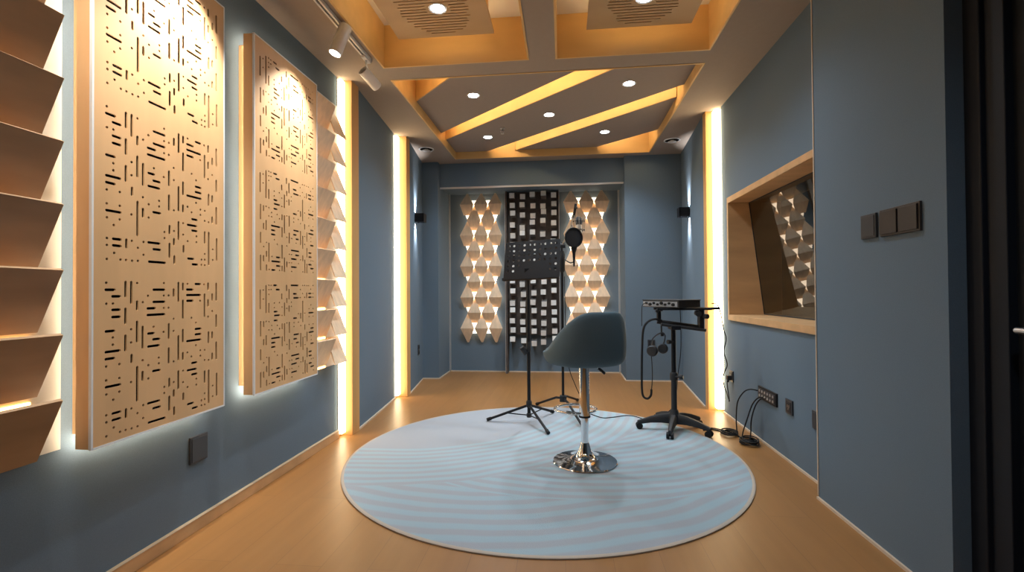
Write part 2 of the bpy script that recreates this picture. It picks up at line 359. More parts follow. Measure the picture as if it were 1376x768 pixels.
# middle coffer boards
BZ=2.76
B1=[(-1.28,4.12),(-.71,3.52),(.30,3.52),(-1.28,4.98)]
B2=[(-1.28,5.20),(.60,3.52),(1.0,3.52),(1.0,4.05),(-.89,5.69),(-1.28,5.69)]
B3=[(-.55,5.69),(1.0,4.30),(1.0,5.16),(.40,5.69)]
def cboard(poly,lab,edges,leds):
    t=thing('ceiling_board',lab,'ceiling board',(sum(p[0] for p in poly)/len(poly),sum(p[1] for p in poly)/len(poly),BZ),None)
    MB().prism(poly,BZ,BZ+.02).build('board',M['board'],t)
    for (a,b) in edges:   # oak fascia rising from the board edge that faces the viewer
        (x0,y0),(x1,y1)=poly[a],poly[b]; d=Vector((x1-x0,y1-y0,0)).normalized(); nn=Vector((-d.y,d.x,0))
        if nn.y>0: nn=-nn
        n2=nn*.012
        MB().prism([(x0,y0),(x1,y1),(x1+n2.x,y1+n2.y),(x0+n2.x,y0+n2.y)],BZ-.003,CZ+.30).build('fascia',M['wood_c'],t)
    for (a,b) in leds:    # tape lying on top of the edge on the viewer's side of the slot
        (x0,y0),(x1,y1)=poly[a],poly[b]; d=Vector((x1-x0,y1-y0,0)); L_=d.length; d.normalize(); nn=Vector((-d.y,d.x,0))
        if nn.y>0: nn=-nn
        p=Vector((x0,y0,0))+nn*.018+d*.08; q=Vector((x1,y1,0))+nn*.018-d*.08; m_=nn*.012
        MB().prism([(p.x,p.y),(q.x,q.y),(q.x+m_.x,q.y+m_.y),(p.x+m_.x,p.y+m_.y)],BZ+.115,BZ+.135).build('light_tape',M['led_slot'],t)
    return t
cboard(B1,'taupe ceiling board nearest the light track, left of both long slots',[(0,1)],[(3,2)])
cboard(B2,'taupe ceiling board in the middle, between the two long slots',[(0,1)],[(4,3)])
cboard(B3,'taupe ceiling board at the far right of the slatted coffer',[(0,1)],[(3,2)])
tt=thing('light_strip','light tape hidden above the corner opening near the track','light',(-1.2,3.56,BZ+.02))
MB().box(-1.24,-.80,3.535,3.548,CZ+.20,CZ+.22).build('tape',M['led_slot'],tt)
MB().box(-1.25,-.79,3.525,3.535,CZ+.19,CZ+.24).build('channel',M['alu'],tt)
# downlights
def downlight(x,y,z,lab,power,r=.042,col=(.74,.88,1)):
    t=thing('downlight',lab,'light',(x,y,z),'recessed cool white downlights')
    MB().lathe([(r,-.001),(r+.012,-.004),(r+.014,0),(r+.002,.002),(r,.002)],(x,y,z),28).build('trim_ring',M['white'],t,smooth=True)
    MB().lathe([(1e-5,-.0025),(r*.8,-.0025),(r,-.001),(r,0.0005)],(x,y,z),24).build('lens',M['lamp'],t)
    spotlight('lamp',(x,y,z-.02),(x,y,0),power,130,.9,col,.035,t)
PW=62
downlight(-.72*1.05,3.863*1.05,BZ,'round cool downlight in the near left ceiling board',PW)
downlight(.52*1.05,3.79*1.05,BZ,'round cool downlight at the near right of the slatted coffer',PW)
downlight(-.115*1.05,4.373*1.05,BZ,'round cool downlight in the centre of the slatted coffer',PW)
downlight(-.77*1.05,4.93*1.05,BZ,'round cool downlight at the far left, beside the sprinkler',PW*1.4)
downlight(.43*1.05,4.917*1.05,BZ,'round cool downlight in the far right ceiling board',PW*1.4)
downlight(-.745,2.83,2.79,'round cool downlight in the left slotted ceiling panel',PW)
downlight(.49,2.87,2.79,'round cool downlight in the right slotted ceiling panel',PW)
# unseen downlights behind the viewer that light the near half of the room
for x in (-.6,.6):
    downlight(x,.6,CZ,'unseen round cool downlight %s behind the viewer'%('left' if x<0 else 'right'),PW*.6)
# sprinkler and vent discs
t=thing('sprinkler','small sprinkler head hanging from the middle ceiling board','sprinkler',(-.614,4.91,BZ))
MB().lathe([(.025,0),(.025,-.006),(.008,-.008),(.008,-.03),(.003,-.032)],(-.614,4.91,BZ),16).build('head',M['steel'],t)
MB().tube([(-.624,4.91,BZ-.02),(-.634,4.91,BZ-.04),(-.616,4.91,BZ-.055)],.003).tube([(-.604,4.91,BZ-.02),(-.594,4.91,BZ-.04),(-.612,4.91,BZ-.055)],.003).build('frame_arms',M['steel'],t)
MB().lathe([(.018,-.056),(.018,-.059),(1e-5,-.060)],(-.614,4.91,BZ),16).build('deflector',M['steel'],t)
for x,y,lab in ((-1.52,5.25,'round ceiling disc vent on the left, above the left wall lamp'),(1.17,5.28,'round ceiling disc vent on the right, above the right wall lamp')):
    t=thing('ceiling_vent',lab,'vent',(x,y,CZ),'round ceiling disc vents')
    MB().lathe([(.085,0),(.085,-.006),(.076,-.010),(.073,-.008),(.072,-.001)],(x,y,CZ),28).build('ring',M['white'],t,smooth=True)
    MB().lathe([(1e-5,-.003),(.074,-.003)],(x,y,CZ),24).build('dark_gap',M['black'],t)
    MB().lathe([(1e-5,-.026),(.040,-.024),(.046,-.018),(.02,-.012),(.02,0)],(x,y,CZ),24).build('disc',M['track'],t,smooth=True)
# ------------------------------------------------------------------ track light
t=thing('light_track','white ceiling track above the left wall panels','track',(-1.32,2.1,CZ))
MB().box(-1.338,-1.326,.8,3.18,CZ-.022,CZ).box(-1.314,-1.302,.8,3.18,CZ-.022,CZ).box(-1.338,-1.302,3.17,3.18,CZ-.022,CZ).build('rail',M['track'],t)
MB().box(-1.326,-1.314,.8,3.17,CZ-.012,CZ-.002).build('groove',M['black'],t)
def tracklamp(hx,hy,c0,c1,lab,on,power=0,tgt=None,ang=50,grp=None):
    """c0 rear end, c1 mouth"""
    t=thing('track_spotlight',lab,'light',(hx,hy,CZ-.02),grp)
    c0=Vector(c0);c1=Vector(c1); d=(c1-c0).normalized(); mid=c0+(c1-c0)*.35
    MB().box(hx-.016,hx+.016,hy-.05,hy+.05,CZ-.035,CZ-.018).build('adapter',M['track'],t,bevel=.003)
    MB().tube([(hx,hy,CZ-.035),(hx,hy,CZ-.06),mid+Vector((0,0,.0))],.006).build('stem',M['track'],t)
    r=.037; R=d.to_track_quat('Z','Y').to_matrix(); L_=(c1-c0).length
    MB().lathe([(r*.2,0),(r*.93,.0),(r,.006),(r,L_),(r-.005,L_),(r-.006,L_-.03),(1e-5,L_-.03)],c0,32,R).build('barrel',M['track'],t,smooth=True)
    MB().lathe([(1e-5,L_-.012 if on else L_-.026),(r-.007,L_-.012 if on else L_-.026),(r-.007,L_-.028)],c0,24,R).build('lens',M['spot'] if on else M['black'],t)
    if on: spotlight('lamp',c1+d*.004,tgt,power,ang,1,(1,.96,.88),.02,t)
SPW=95
tracklamp(-1.32,2.79,(-1.275,2.72,2.655),(-1.325,2.68,2.475),'lit white track spotlight pointing down at the second perforated panel',True,SPW,(-1.56,2.60,1.95),80)
tracklamp(-1.32,3.12,(-1.305,3.28,2.53),(-1.36,3.16,2.60),'unlit white track spotlight with its dark mouth turned sideways',False)
tracklamp(-1.32,1.95,(-1.275,1.88,2.655),(-1.325,1.84,2.475),'lit white track spotlight out of view above the large perforated panel',True,SPW*1.45,(-1.56,1.80,2.0),80)
tracklamp(-1.32,1.30,(-1.275,1.23,2.655),(-1.325,1.19,2.475),'lit white track spotlight out of view above the near wooden fins',True,SPW*.55,(-1.66,1.35,1.5),70)
# ------------------------------------------------------------------ perforated panels
def halo(t,y0,y1,z0,z1,x0,x1):   # tape on the back rim of the panel, shining at the wall
    MB().box(x0,x1,y0-.006,y0,z0,z1).box(x0,x1,y1,y1+.006,z0,z1).box(x0,x1,y0,y1,z0-.020,z0).box(x0,x1,y0,y1,z1,z1+.006).build('light_tape',M['led_halo'],t)
def perf_panel(y0,lab,flip):
    W=.625; z0=.555; Hh=1.845; X1=-1.56
    t=thing('perforated_panel',lab,'wall panel',(X1,y0+W/2,z0),'perforated wooden wall panels')
    holes=[]; r=.0048
    for k in range(3):
        for a,b_,c in PH:
            u0,u1,v=a/1000,b_/1000,c/1000
            if flip: u0,u1,v=W-u1,W-u0,.59-v
            v=min(v+k*.608,Hh-.02)
            holes.append(slot(u0,v,u1,v,r,4))
        for u,a,b_ in PV:
            u,a,b_=u/1000,a/1000,b_/1000
            if flip: u,a,b_=W-u,.59-b_,.59-a
            holes.append(slot(u,a+k*.608,u,b_+k*.608,r,4))
        for u,v in PD:
            u,v=u/1000,v/1000
            if flip: u,v=W-u,.59-v
            holes.append(circ(u,v+k*.608,r,8))
    fn=lambda v:Vector((X1+v.z,y0+v.x,z0+v.y))
    holed([(0,0),(W,0),(W,Hh),(0,Hh)],holes,-.005,0,fn).build('perforated_face',M['pale'],t)
    box(X1-.052,X1-.046,y0+.012,y0+W-.012,z0+.012,z0+Hh-.012).build('liner',M['felt'],t)
    MB().box(X1-.06,X1-.0092,y0,y0+.012,z0,z0+Hh).box(X1-.06,X1-.0092,y0+W-.012,y0+W,z0,z0+Hh).box(X1-.06,X1-.0092,y0+.012,y0+W-.012,z0,z0+.012).box(X1-.06,X1-.0092,y0+.012,y0+W-.012,z0+Hh-.012,z0+Hh).build('side_frame',M['wood'],t)
    e=.004
    MB().box(X1-.009,X1+.001,y0-.003,y0+e,z0-.002,z0+Hh+.002).box(X1-.009,X1+.001,y0+W-e,y0+W+.003,z0-.002,z0+Hh+.002).box(X1-.009,X1+.001,y0,y0+W,z0-.003,z0+e).box(X1-.009,X1+.001,y0,y0+W,z0+Hh-e,z0+Hh+.003).build('edge_band',M['rim'],t)
    MB().box(LX,X1-.065,y0+.034,y0+W-.034,z0+.04,z0+Hh-.04).box(X1-.065,X1-.0601,y0+.04,y0+W-.04,z0+.05,z0+Hh-.05).build('mounting_frame',M['wood'],t)
    halo(t,y0+.018,y0+W-.018,z0+.026,z0+Hh-.018,X1-.064,X1-.0602)
perf_panel(1.44,'large perforated wooden wall panel nearest the viewer',False)
perf_panel(2.285,'perforated wooden wall panel farther along, beside the stack of angled fins',True)
# white plaster field behind panels
# ------------------------------------------------------------------ angled fins
def plate(a,b,c,d,t):  # thin plate through four corners, thickened along its normal
    a,b,c,d=map(Vector,(a,b,c,d)); n=(b-a).cross(d-a).normalized()*t
    return MB().add([a,b,c,d,a+n,b+n,c+n,d+n],[(0,1,2,3),(4,5,6,7),(0,1,5,4),(1,2,6,5),(2,3,7,6),(3,0,4,7)])
XW=LX+.012
t=thing('acoustic_diffuser','cream backed stack of broad brown wooden fins at the left edge of the photo','wall panel',(LX+.05,1.1,.5))
box(LX+.003,XW,.72,1.425,.56,2.2).build('backing_board',M['cream'],t)
for z in (.748,.95,1.152,1.356,1.553,1.751,1.949,2.147):
    plate((XW,.86,z-.195),(XW,1.345,z-.195),(-1.555,1.335,z),(-1.555,.83,z),.012).build('fin',M['fin'],t)
    MB().box(XW,XW+.006,.88,1.33,z-.226,z-.214).build('light_tape',M['led_fin'],t) if z>.8 else None
t=thing('acoustic_diffuser','stack of pale wooden fins folded in pairs beside the near light strip','wall panel',(LX+.05,3.15,.55))
box(LX+.003,XW,2.93,3.395,.55,2.45).build('backing_board',M['rim'],t)
for i in range(9):
    z=.757+.2015*i
    plate((XW,2.96,z-.185),(XW,3.205,z-.185),(-1.572,3.175,z),(-1.572,2.93,z),.008).build('fin',M['wedge'],t)
    plate((XW,3.375,z-.005),(XW,3.215,z-.005),(-1.572,3.165,z-.185),(-1.572,3.345,z-.185),.008).build('fin',M['wedge'],t)
    MB().box(XW,XW+.006,2.98,3.19,z-.205,z-.194).build('light_tape',M['led_fin'],t)
# ------------------------------------------------------------------ back wall wedge panels
def wedge_panel(xs3,lab,rows=9):
    YB=6.38; yb=YB-.006
    t=thing('acoustic_diffuser',lab,'wall panel',(sum(xs3)/3,YB-.05,.5),'backlit panels of folded wooden wedges in the niche')
    d=.085
    bp_=[]   # glowing board behind the wedges, following their staggered outline
    zt=2.235; zb_=zt-.2063*(rows-1)
    w3=(xs3[1]-xs3[0])*1.5-.02; w2=w3-.075; xc=xs3[1]
    L_=[];
    for k in range(rows):
        L_.append((w3 if k%2==0 else w2,zt-.2063*k))
    pts=[(xc-w2+.02,zt+.06)]+[(xc-a_,z_) for a_,z_ in L_]+[(xc-w2+.02,zb_-.07),(xc+w2-.02,zb_-.07)]+[(xc+a_,z_) for a_,z_ in reversed(L_)]+[(xc+w2-.02,zt+.06)]
    MB().prism(pts,YB-.024,YB-.014,lambda v:Vector((v.x,v.z,v.y))).build('light_board',M['led_panel'],t)
    for k in (1,4,7): MB().box(xc-.02,xc+.02,YB-.014,YB-.003,zt-.2063*k-.02,zt-.2063*k+.02).build('standoff',M['blackp'],t)
    for k in range(rows):
        z=2.235-.2063*k
        sp=xs3[1]-xs3[0]
        xs=xs3 if k%2==0 else [(xs3[0]+xs3[1])/2,(xs3[1]+xs3[2])/2]
        w=sp*.485; lowh=.135; lw=.052
        if k==rows-1: lowh=.19; lw=.012
        for x in xs:
            yr=yb-d; y1=yb-.022; th=.005
            mb=MB()
            uh=.16 if k==0 else .195
            a=(x-.006,y1,z+uh); b=(x+.006,y1,z+uh); c=(x+w,yr,z); e=(x-w,yr,z); f=(x-lw,y1,z-lowh); g=(x+lw,y1,z-lowh)
            V=[Vector(q_) for q_ in (a,b,c,e,f,g)]; V2=[v+Vector((0,th,0)) for v in V]
            mb.add(V+V2,[(0,1,2,3),(3,2,5,4),(6,7,8,9),(9,8,11,10),(0,1,7,6),(1,2,8,7),(2,5,11,8),(5,4,10,11),(4,3,9,10),(3,0,6,9)])
            mb.build('wedge',M['wedge'],t)
wedge_panel([-1.275,-1.085,-.895],'backlit panel of folded wooden wedges left of the dark block panel')
wedge_panel([.105,.305,.505],'backlit panel of folded wooden wedges right of the dark block panel')
# ------------------------------------------------------------------ dark block panel
t=thing('block_diffuser','dark panel studded with white square blocks in the middle of the niche','wall panel',(-.39,6.33,.25))
YB=6.38
box(-.735,-.045,YB-.05,YB-.003,.50,2.385).build('backing_board',M['lattice'],t)
MB().box(-.752,-.728,YB-.14,YB-.003,.0,2.385).build('side_post',M['lattice'],t)
MB().box(-.758,-.7525,YB-.14,YB-.003,.0,2.385).build('edge_trim',M['alu'],t)
MB().box(-.052,-.046,YB-.14,YB-.003,.45,2.385).build('edge_trim',M['alu'],t)
random.seed(3)
for r_ in range(16):
    for c in range(5):
        x=-.655+.134*c+random.uniform(-.008,.008); z=2.325-.1265*r_+random.uniform(-.012,.012)+(.008*math.sin(c*1.3+r_))
        o=random.uniform(0,.03)
        R=Matrix.Translation((x,YB-.06,z))@Matrix.Rotation(math.radians(random.uniform(-14,14)),4,'X')
        h=.033
        bl=MB().box(-h,h,-.10-o,.02,-h,h,R).build('block',M['blockd'],t)
        MB().box(-h,h,-.106-o,-.1001-o,-h,h,R).build('block_face',M['blockw'],bl)
# ------------------------------------------------------------------ control window
w=bpy.data.objects.new('window_1',None); COL.objects.link(w); w.location=(1.39,3.43,.82); tag(w,'wood framed control room window with tilted glass','window',kind='structure')
Y0,Y1,Z0,Z1=2.665,4.21,.82,1.845; f=.045; xi=1.375; xo=1.80
mb=MB().box(xi,xo,Y0,Y1,Z0,Z0+f).box(xi,xo,Y0,Y1,Z1-f,Z1).box(xi,xo,Y0,Y0+.03,Z0+f,Z1-f).box(xi,xo,Y1-f+.02,Y1,Z0+f,Z1-f)
mb.build('window_frame',M['wood_y'],w,bevel=.002)
gx0,gx1=1.655,1.545   # bottom, top
g=MB().add([(gx0,Y0+.03,Z0+f),(gx0,Y1-f+.02,Z0+f),(gx1,Y1-f+.02,Z1-f),(gx1,Y0+.03,Z1-f)],[(0,1,2,3)])
g.build('glass',M['glass'],w)
mb=MB()
mb.tube([(gx0,Y0+.03,Z0+f+.005),(gx0,Y1-f+.015,Z0+f+.005),(gx1,Y1-f+.015,Z1-f-.005),(gx1,Y0+.03,Z1-f-.005)],.004,6)
mb.build('glazing_bead',M['socket'],w)
# unlit control room behind the glass
struct('wall_control_room',MB().box(3.4,3.5,1.5,6.4,0,CZ).box(1.8,3.5,6.3,6.4,0,CZ).box(1.8,3.5,1.5,1.6,0,CZ).box(1.8,3.5,1.5,6.4,-.05,0).box(1.8,3.5,1.5,6.4,CZ,CZ+.05),M['door'],'unlit control room walls')
# ------------------------------------------------------------------ door
d=bpy.data.objects.new('door_1',None); COL.objects.link(d); d.location=(1.37,1.2,0); tag(d,'near black door with dark frame at the right edge','door',kind='structure')
MB().box(1.345,1.42,1.70,1.764,0,2.2).box(1.345,1.42,.70,.76,0,2.2).box(1.345,1.42,.76,1.70,2.12,2.2).build('door_frame',M['doorframe'],d,bevel=.004)
MB().box(1.36,1.42,1.63,1.70,0,2.12).build('door_stop',M['doorframe'],d,bevel=.003)
MB().box(1.385,1.43,.76,1.63,.01,2.12).build('door_leaf',M['door'],d)
h=MB().box(1.375,1.385,1.555,1.595,.86,1.03).build('handle_plate',M['black'],d,bevel=.003)
MB().tube([(1.38,1.575,.945),(1.335,1.575,.945),(1.33,1.57,.945),(1.33,1.46,.945)],.009).build('door_handle',M['steel'],d)
# ------------------------------------------------------------------ wall lamps
def sconce(x,y,s,z,lab):
    t=thing('wall_lamp',lab,'light',(x,y,z),'black up and down wall lamps')
    a,b_=sorted((x,x+s*.012)); MB().box(a,b_,y-.045,y+.045,z-.035,z+.035).build('back_plate',M['black'],t)
    a,b_=sorted((x+s*.012,x+s*.115))
    mb=MB()
    for sy in (0,1):
        yy=y-.055 if sy==0 else y+.047
        mb.box(a,b_,yy,yy+.008,z-.048,z+.048)
    xf=x+s*.107; c0,c1=sorted((xf,xf+s*.008)); mb.box(c0,c1,y-.055,y+.055,z-.048,z+.048); mb.box(a,b_,y-.047,y+.047,z-.004,z+.004)
    mb.build('housing',M['black'],t)
    xm=x+s*.034
    for u in (1,-1):
        MB().lathe([(1e-5,0),(.02,0),(.02,.004),(1e-5,.004)],(xm,y,z+u*.012),16).build('lens',M['lamp_s'],t)
        spotlight('lamp',(xm,y,z+u*.046),(xm-s*.22,y,z+u*.5),70,75,1,(.95,.97,1),.006,t)
M['lamp_s']=emit('wall_lamp_lens',(.95,.97,1),8)
sconce(-1.668,5.30,1,1.91,'black up and down wall lamp on the left wall')
sconce(1.347,5.30,-1,1.905,'black up and down wall lamp on the right wall')
# ------------------------------------------------------------------ outlets and switches
def wallplate(name,lab,x,s,y0,y1,z0,z1,mat,feat='socket',cat='socket',grp=None):
    t=thing(name,lab,cat,(x,(y0+y1)/2,z0),grp)
    a,b_=sorted((x,x+s*.010)); MB().box(a,b_,y0,y1,z0,z1).build('plate',mat,t,bevel=.002)
    yc=(y0+y1)/2; zc=(z0+z1)/2
    a,b_=sorted((x+s*.010,x+s*.0125))
    if feat=='socket':
        MB().box(a,b_,y0+.012,y1-.012,z0+.012,z1-.012).build('insert',M['blackp'],t,bevel=.001)
        a,b_=sorted((x+s*.0125,x+s*.0131))
        MB().box(a,b_,yc-.012,yc-.008,zc-.005,zc+.012).box(a,b_,yc+.008,yc+.012,zc-.005,zc+.012).box(a,b_,yc-.002,yc+.002,zc-.018,zc-.006).build('pin_hole',M['steel'],t)
    else:
        MB().box(a,b_,y0+.008,y1-.008,z0+.008,z1-.008).build('rocker',M['socket_brown'] if mat is M['socket_brown'] else M['socket'],t,bevel=.001)
    return t
wallplate('wall_socket','dark square socket low on the left wall under the perforated panels',LX,1,1.985,2.09,.305,.425,M['socket'],'blank')
wallplate('wall_socket','tiny dark socket low on the far left wall',-1.69,1,5.42,5.49,.34,.46,M['socket'])
wallplate('wall_socket','dark socket low on the back wall, right of the niche behind the headphones',1.0,-1,0,0.001,0,0.001,M['socket']) if False else None
t=thing('wall_socket','square grey socket on the back wall behind the headphones','socket',(1.03,5.82,.40))
MB().box(.985,1.07,5.81,5.82,.40,.49).build('plate',M['socket'],t,bevel=.002)
MB().box(.997,1.058,5.808,5.81,.412,.478).build('insert',M['blackp'],t)
wallplate('wall_socket','socket with a black plug in it beside the right light strip',1.39,-1,4.13,4.22,.31,.40,M['socket'])
wallplate('wall_socket','dark socket right of the multi jack box under the window',1.39,-1,3.10,3.19,.30,.39,M['socket'])
wallplate('wall_socket','plain dark square plate nearest the pier under the window',1.39,-1,2.765,2.865,.295,.395,M['socket'],'blank')
wallplate('light_switch','smaller single dark light switch on the right pier',1.29,-1,2.122,2.222,1.283,1.385,M['socket'],'rocker','switch')
t=thing('light_switch','brown black double light switch nearest the door','switch',(1.29,1.985,1.275))
MB().box(1.28,1.29,1.876,2.097,1.28,1.388).build('plate',M['socket_brown'],t,bevel=.002)
for a in (1.884,1.992): MB().box(1.274,1.28,a,a+.097,1.288,1.380).build('rocker',M['socket_brown'],t,bevel=.0015)
# multi jack box
t=thing('jack_box','black multi jack box with cables plugged in under the window','jack box',(1.39,3.45,.30))
MB().box(1.378,1.3905,3.315,3.61,.300,.388).build('plate',M['black'],t,bevel=.002)
MB().box(1.374,1.378,3.33,3.595,.312,.376).build('panel',M['socket'],t)
for i in range(6):
    for j in range(2):
        yy=3.355+i*.043; zz=.328+j*.032
        MB().lathe([(1e-5,0),(.004,0),(.006,.002),(.0095,.001),(.0095,-.003)],(1.373,yy,zz),14,Matrix.Rotation(-PI/2,3,'Y')).build('jack',M['steel'],t)
# ------------------------------------------------------------------ rug
def rug():
    RC=(-.145,3.18); R0=1.245
    t=thing('round_rug','large round pale blue rug with curved stripes','rug',(RC[0],RC[1],0))
    MB().lathe([(1e-5,0),(R0-.01,0),(R0,.003),(R0,.007),(R0-.012,.010),(1e-5,.010)],(RC[0],RC[1],0),128).build('pile',M['rug'],t,smooth=True)
    MB().lathe([(R0+.0005,0),(R0+.008,0),(R0+.009,.006),(R0+.003,.009),(R0+.0005,.009)],(RC[0],RC[1],0),128).build('border',M['rugb'],t,smooth=True)
M['rugb']=simple('rug_binding',(.50,.42,.34),.9)
rug()
RZ=.010
# ------------------------------------------------------------------ bar stool
SX,SY=.125,3.03
t=thing('bar_stool','teal grey upholstered bucket bar stool on a chrome pedestal','stool',(SX,SY,RZ))
MB().lathe([(1e-5,0),(.195,0),(.2,.004),(.196,.009),(.15,.017),(.10,.026),(.06,.042),(.042,.065),(.034,.095),(.0255,.12)],(SX,SY,RZ),56).build('base',M['chrome'],t,smooth=True)
MB().lathe([(.0235,.10),(.0235,.33)],(SX,SY,RZ),28).build('piston',M['chrome'],t,smooth=True)
MB().lathe([(.033,.285),(.033,.60),(.06,.602),(.06,.612)],(SX,SY,RZ),28).build('column',M['chrome'],t,smooth=True)
MB().lathe([(.036,.276),(.036,.287)],(SX,SY,RZ),28).build('collar',M['black'],t,smooth=True)
# foot ring reaching forward (away from the viewer, to the left)
fd=Vector((-.45,.89,0)).normalized(); sd=Vector((fd.y,-fd.x,0))
pts=[]
for k in range(25):
    a=-PI*.5+2*PI*(k+ .5)/25*1.0
    pts.append(Vector((SX,SY,RZ+.30))+fd*(.12+.125*math.sin(a))+sd*(.135*math.cos(a)))
pts.append(pts[0])
MB().tube(pts,.009,10,False).build('foot_ring',M['chrome'],t,smooth=True)
MB().tube([(SX+.02,SY,RZ+.60),(SX+.07,SY-.02,RZ+.595),(SX+.10,SY-.03,RZ+.575)],.005).build('lever',M['steel'],t)
MB().tube([(SX+.085,SY-.025,RZ+.585),(SX+.125,SY-.035,RZ+.552)],[.009,.008]).build('lever_grip',M['blackp'],t)
# bucket shell
def shell():
    mb=MB(); n=64; back=math.radians(-60)
    prof_n=0; rings=[]
    for k in range(n):
        a=2*PI*k/n; rel=abs((a-back+PI)%(2*PI)-PI)
        s=min(1,max(0,(rel-math.radians(22))/math.radians(98))); s=s*s*(3-2*s)
        top=.945-.235*s
        s2=min(1,max(0,(rel-math.radians(140))/math.radians(30))); top-=.025*s2*s2*(3-2*s2)
        rx=.248; e=2.3
        ca,sa=math.cos(a-back),math.sin(a-back)
        rr=rx/((abs(ca)**e+abs(sa)**e)**(1/e))
        pr=[]
        zb=.612
        # outer profile up
        for fr,z in ((.05,zb),(.72,zb),(.87,zb+.006),(.95,zb+.024),(.99,zb+.062)): pr.append((rr*fr,z))
        H_=top-(zb+.07)
        for q in (.33,.66): pr.append((rr*(.99+.012*math.sin(PI*q)),zb+.062+H_*q*.8))
        pr.append((rr*.965,top-.030)); pr.append((rr*.93,top-.009)); pr.append((rr*.89,top)); pr.append((rr*.855,top-.008)); pr.append((rr*.835,top-.03))
        zi=.715
        pr.append((rr*.80,min(zi+.02,top-.035))); pr.append((rr*.72,zi)); pr.append((rr*.4,zi+.008)); pr.append((rr*.03,zi+.010))
        prof_n=len(pr)
        rings.append([Vector((SX+r*math.cos(a),SY+r*math.sin(a),z+RZ*.5)) for r,z in pr])
    vs=[v for R in rings for v in R]; fs=[]
    for k in range(n):
        for j in range(prof_n-1):
            fs.append((k*prof_n+j,((k+1)%n)*prof_n+j,((k+1)%n)*prof_n+j+1,k*prof_n+j+1))
    fs.append(tuple(k*prof_n for k in range(n))); fs.append(tuple(k*prof_n+prof_n-1 for k in range(n)))
    return mb.add(vs,fs)
o=shell().build('bucket_seat',M['stool'],t,smooth=True)
o.modifiers.new('s','SUBSURF').levels=1; o.modifiers['s'].render_levels=1
# ------------------------------------------------------------------ music stand
mx_,my_=-.285,3.90
t=thing('music_stand','black music stand with a perforated desk','stand',(mx_,my_,RZ))
hub=Vector((mx_,my_,.15))
MB().lathe([(.014,0),(.014,.95)],(mx_,my_,.06),14).build('lower_tube',M['black'],t,smooth=True)
MB().lathe([(.009,0),(.009,.40)],(mx_,my_,.80),12).build('upper_tube',M['black'],t,smooth=True)
MB().lathe([(.018,0),(.024,.01),(.024,.045),(.016,.06)],(mx_,my_,.13),16).build('leg_hub',M['blackp'],t,smooth=True)
MB().lathe([(.018,0),(.021,.008),(.021,.03),(.016,.035)],(mx_,my_,.05),16).build('brace_hub',M['blackp'],t,smooth=True)
for fx,fy in ((-.625,3.90),(-.120,3.575),(-.10,4.20)):
    foot=Vector((fx,fy,RZ+.0145)); dirn=(foot-hub)
    lg=MB().tube([hub,foot],.0105,8).build('leg',M['black'],t)
    MB().tube([foot-dirn.normalized()*.03,foot+dirn.normalized()*.006],.014,10).build('foot_cap',M['rubber'],lg)
    MB().tube([Vector((mx_,my_,.067)),hub+dirn*.55],.005,8).build('brace',M['black'],t)
MB().tube([(mx_-.02,my_-.005,.565),(mx_-.055,my_-.02,.62)],[.02,.021],14).build('height_knob',M['blackp'],t,smooth=True)
MB().lathe([(.016,0),(.018,.01),(.018,.07),(.014,.08)],(mx_,my_,.58),16).build('clamp',M['blackp'],t,smooth=True)
MB().box(mx_-.03,mx_+.03,my_-.012,my_+.02,1.16,1.26).build('desk_bracket',M['black'],t,bevel=.003)
# desk: 10 x 6 holes, lower middle solid
dw,dh=.475,.335
holes=[]
for i in range(10):
    for j in range(6):
        u=-dw/2+.035+i*(dw-.07)/9; v=dh-.035-j*.044
        if j>=4 and 2<i<8: continue
        if j==4 and i in (2,) : pass
        if j==5 and not (i<2 or i>7): continue
        holes.append(circ(u,v,.0108,12))
yaw_=math.radians(-14); tilt=math.radians(16)
Rd=Matrix.Translation((-.26,3.86,1.165))@Matrix.Rotation(math.radians(-2),4,'Y')@Matrix.Rotation(yaw_,4,'Z')@Matrix.Rotation(-tilt,4,'X')@Matrix.Rotation(PI/2,4,'X')
holed(rrect(-dw/2,dw/2,0,dh,.02),holes,-.0012,.0012,lambda v:Rd@v).build('desk',M['black'],t)
MB().add([Rd@Vector(q) for q in ((-dw/2,0,-.002),(dw/2,0,-.002),(dw/2,0,.001),(-dw/2,0,.001))],[(0,1,2,3)])
mb=MB().box(-dw/2,dw/2,-.003,.0,.0,.035,Rd).box(-dw/2,dw/2,-.003,.014,.032,.035,Rd); 
mb.build('ledge',M['black'],t)
# ------------------------------------------------------------------ microphone stand
px_,py_=-.01,4.26
t=thing('microphone_stand','black boom microphone stand behind the stool','stand',(px_,py_,RZ))
MB().lathe([(.0115,0),(.0115,1.20)],(px_,py_,.12),14).build('lower_tube',M['black'],t,smooth=True)
MB().lathe([(.008,0),(.008,.40)],(px_,py_,1.10),12).build('upper_tube',M['black'],t,smooth=True)
MB().lathe([(.014,0),(.026,.02),(.026,.16),(.018,.19)],(px_,py_,1.235),18).build('height_clutch',M['blackp'],t,smooth=True)
hub=Vector((px_,py_,.13))
MB().box(px_-.03,px_+.03,py_-.03,py_+.03,.10,.155).build('leg_hub',M['blackp'],t,bevel=.006)
for fx,fy in ((.145,3.72),(-.26,4.52),(.13,4.72)):
    z0=.010 if (fx+.145)**2+(fy-3.18)**2>1.24**2 else RZ+.0115
    foot=Vector((fx,fy,z0+.004)); dirn=foot-hub
    lg=MB().tube([hub,hub+dirn*.25+Vector((0,0,.02)),foot],.0105,8).build('leg',M['black'],t)
    MB().tube([foot-dirn.normalized()*.03,foot],.014,10).build('foot_cap',M['rubber'],lg)
elb=Vector((px_,py_-.02,1.47))
MB().tube([(px_-.03,py_-.02,1.47),(px_+.03,py_-.02,1.47)],.02,16).build('boom_joint',M['blackp'],t,smooth=True)
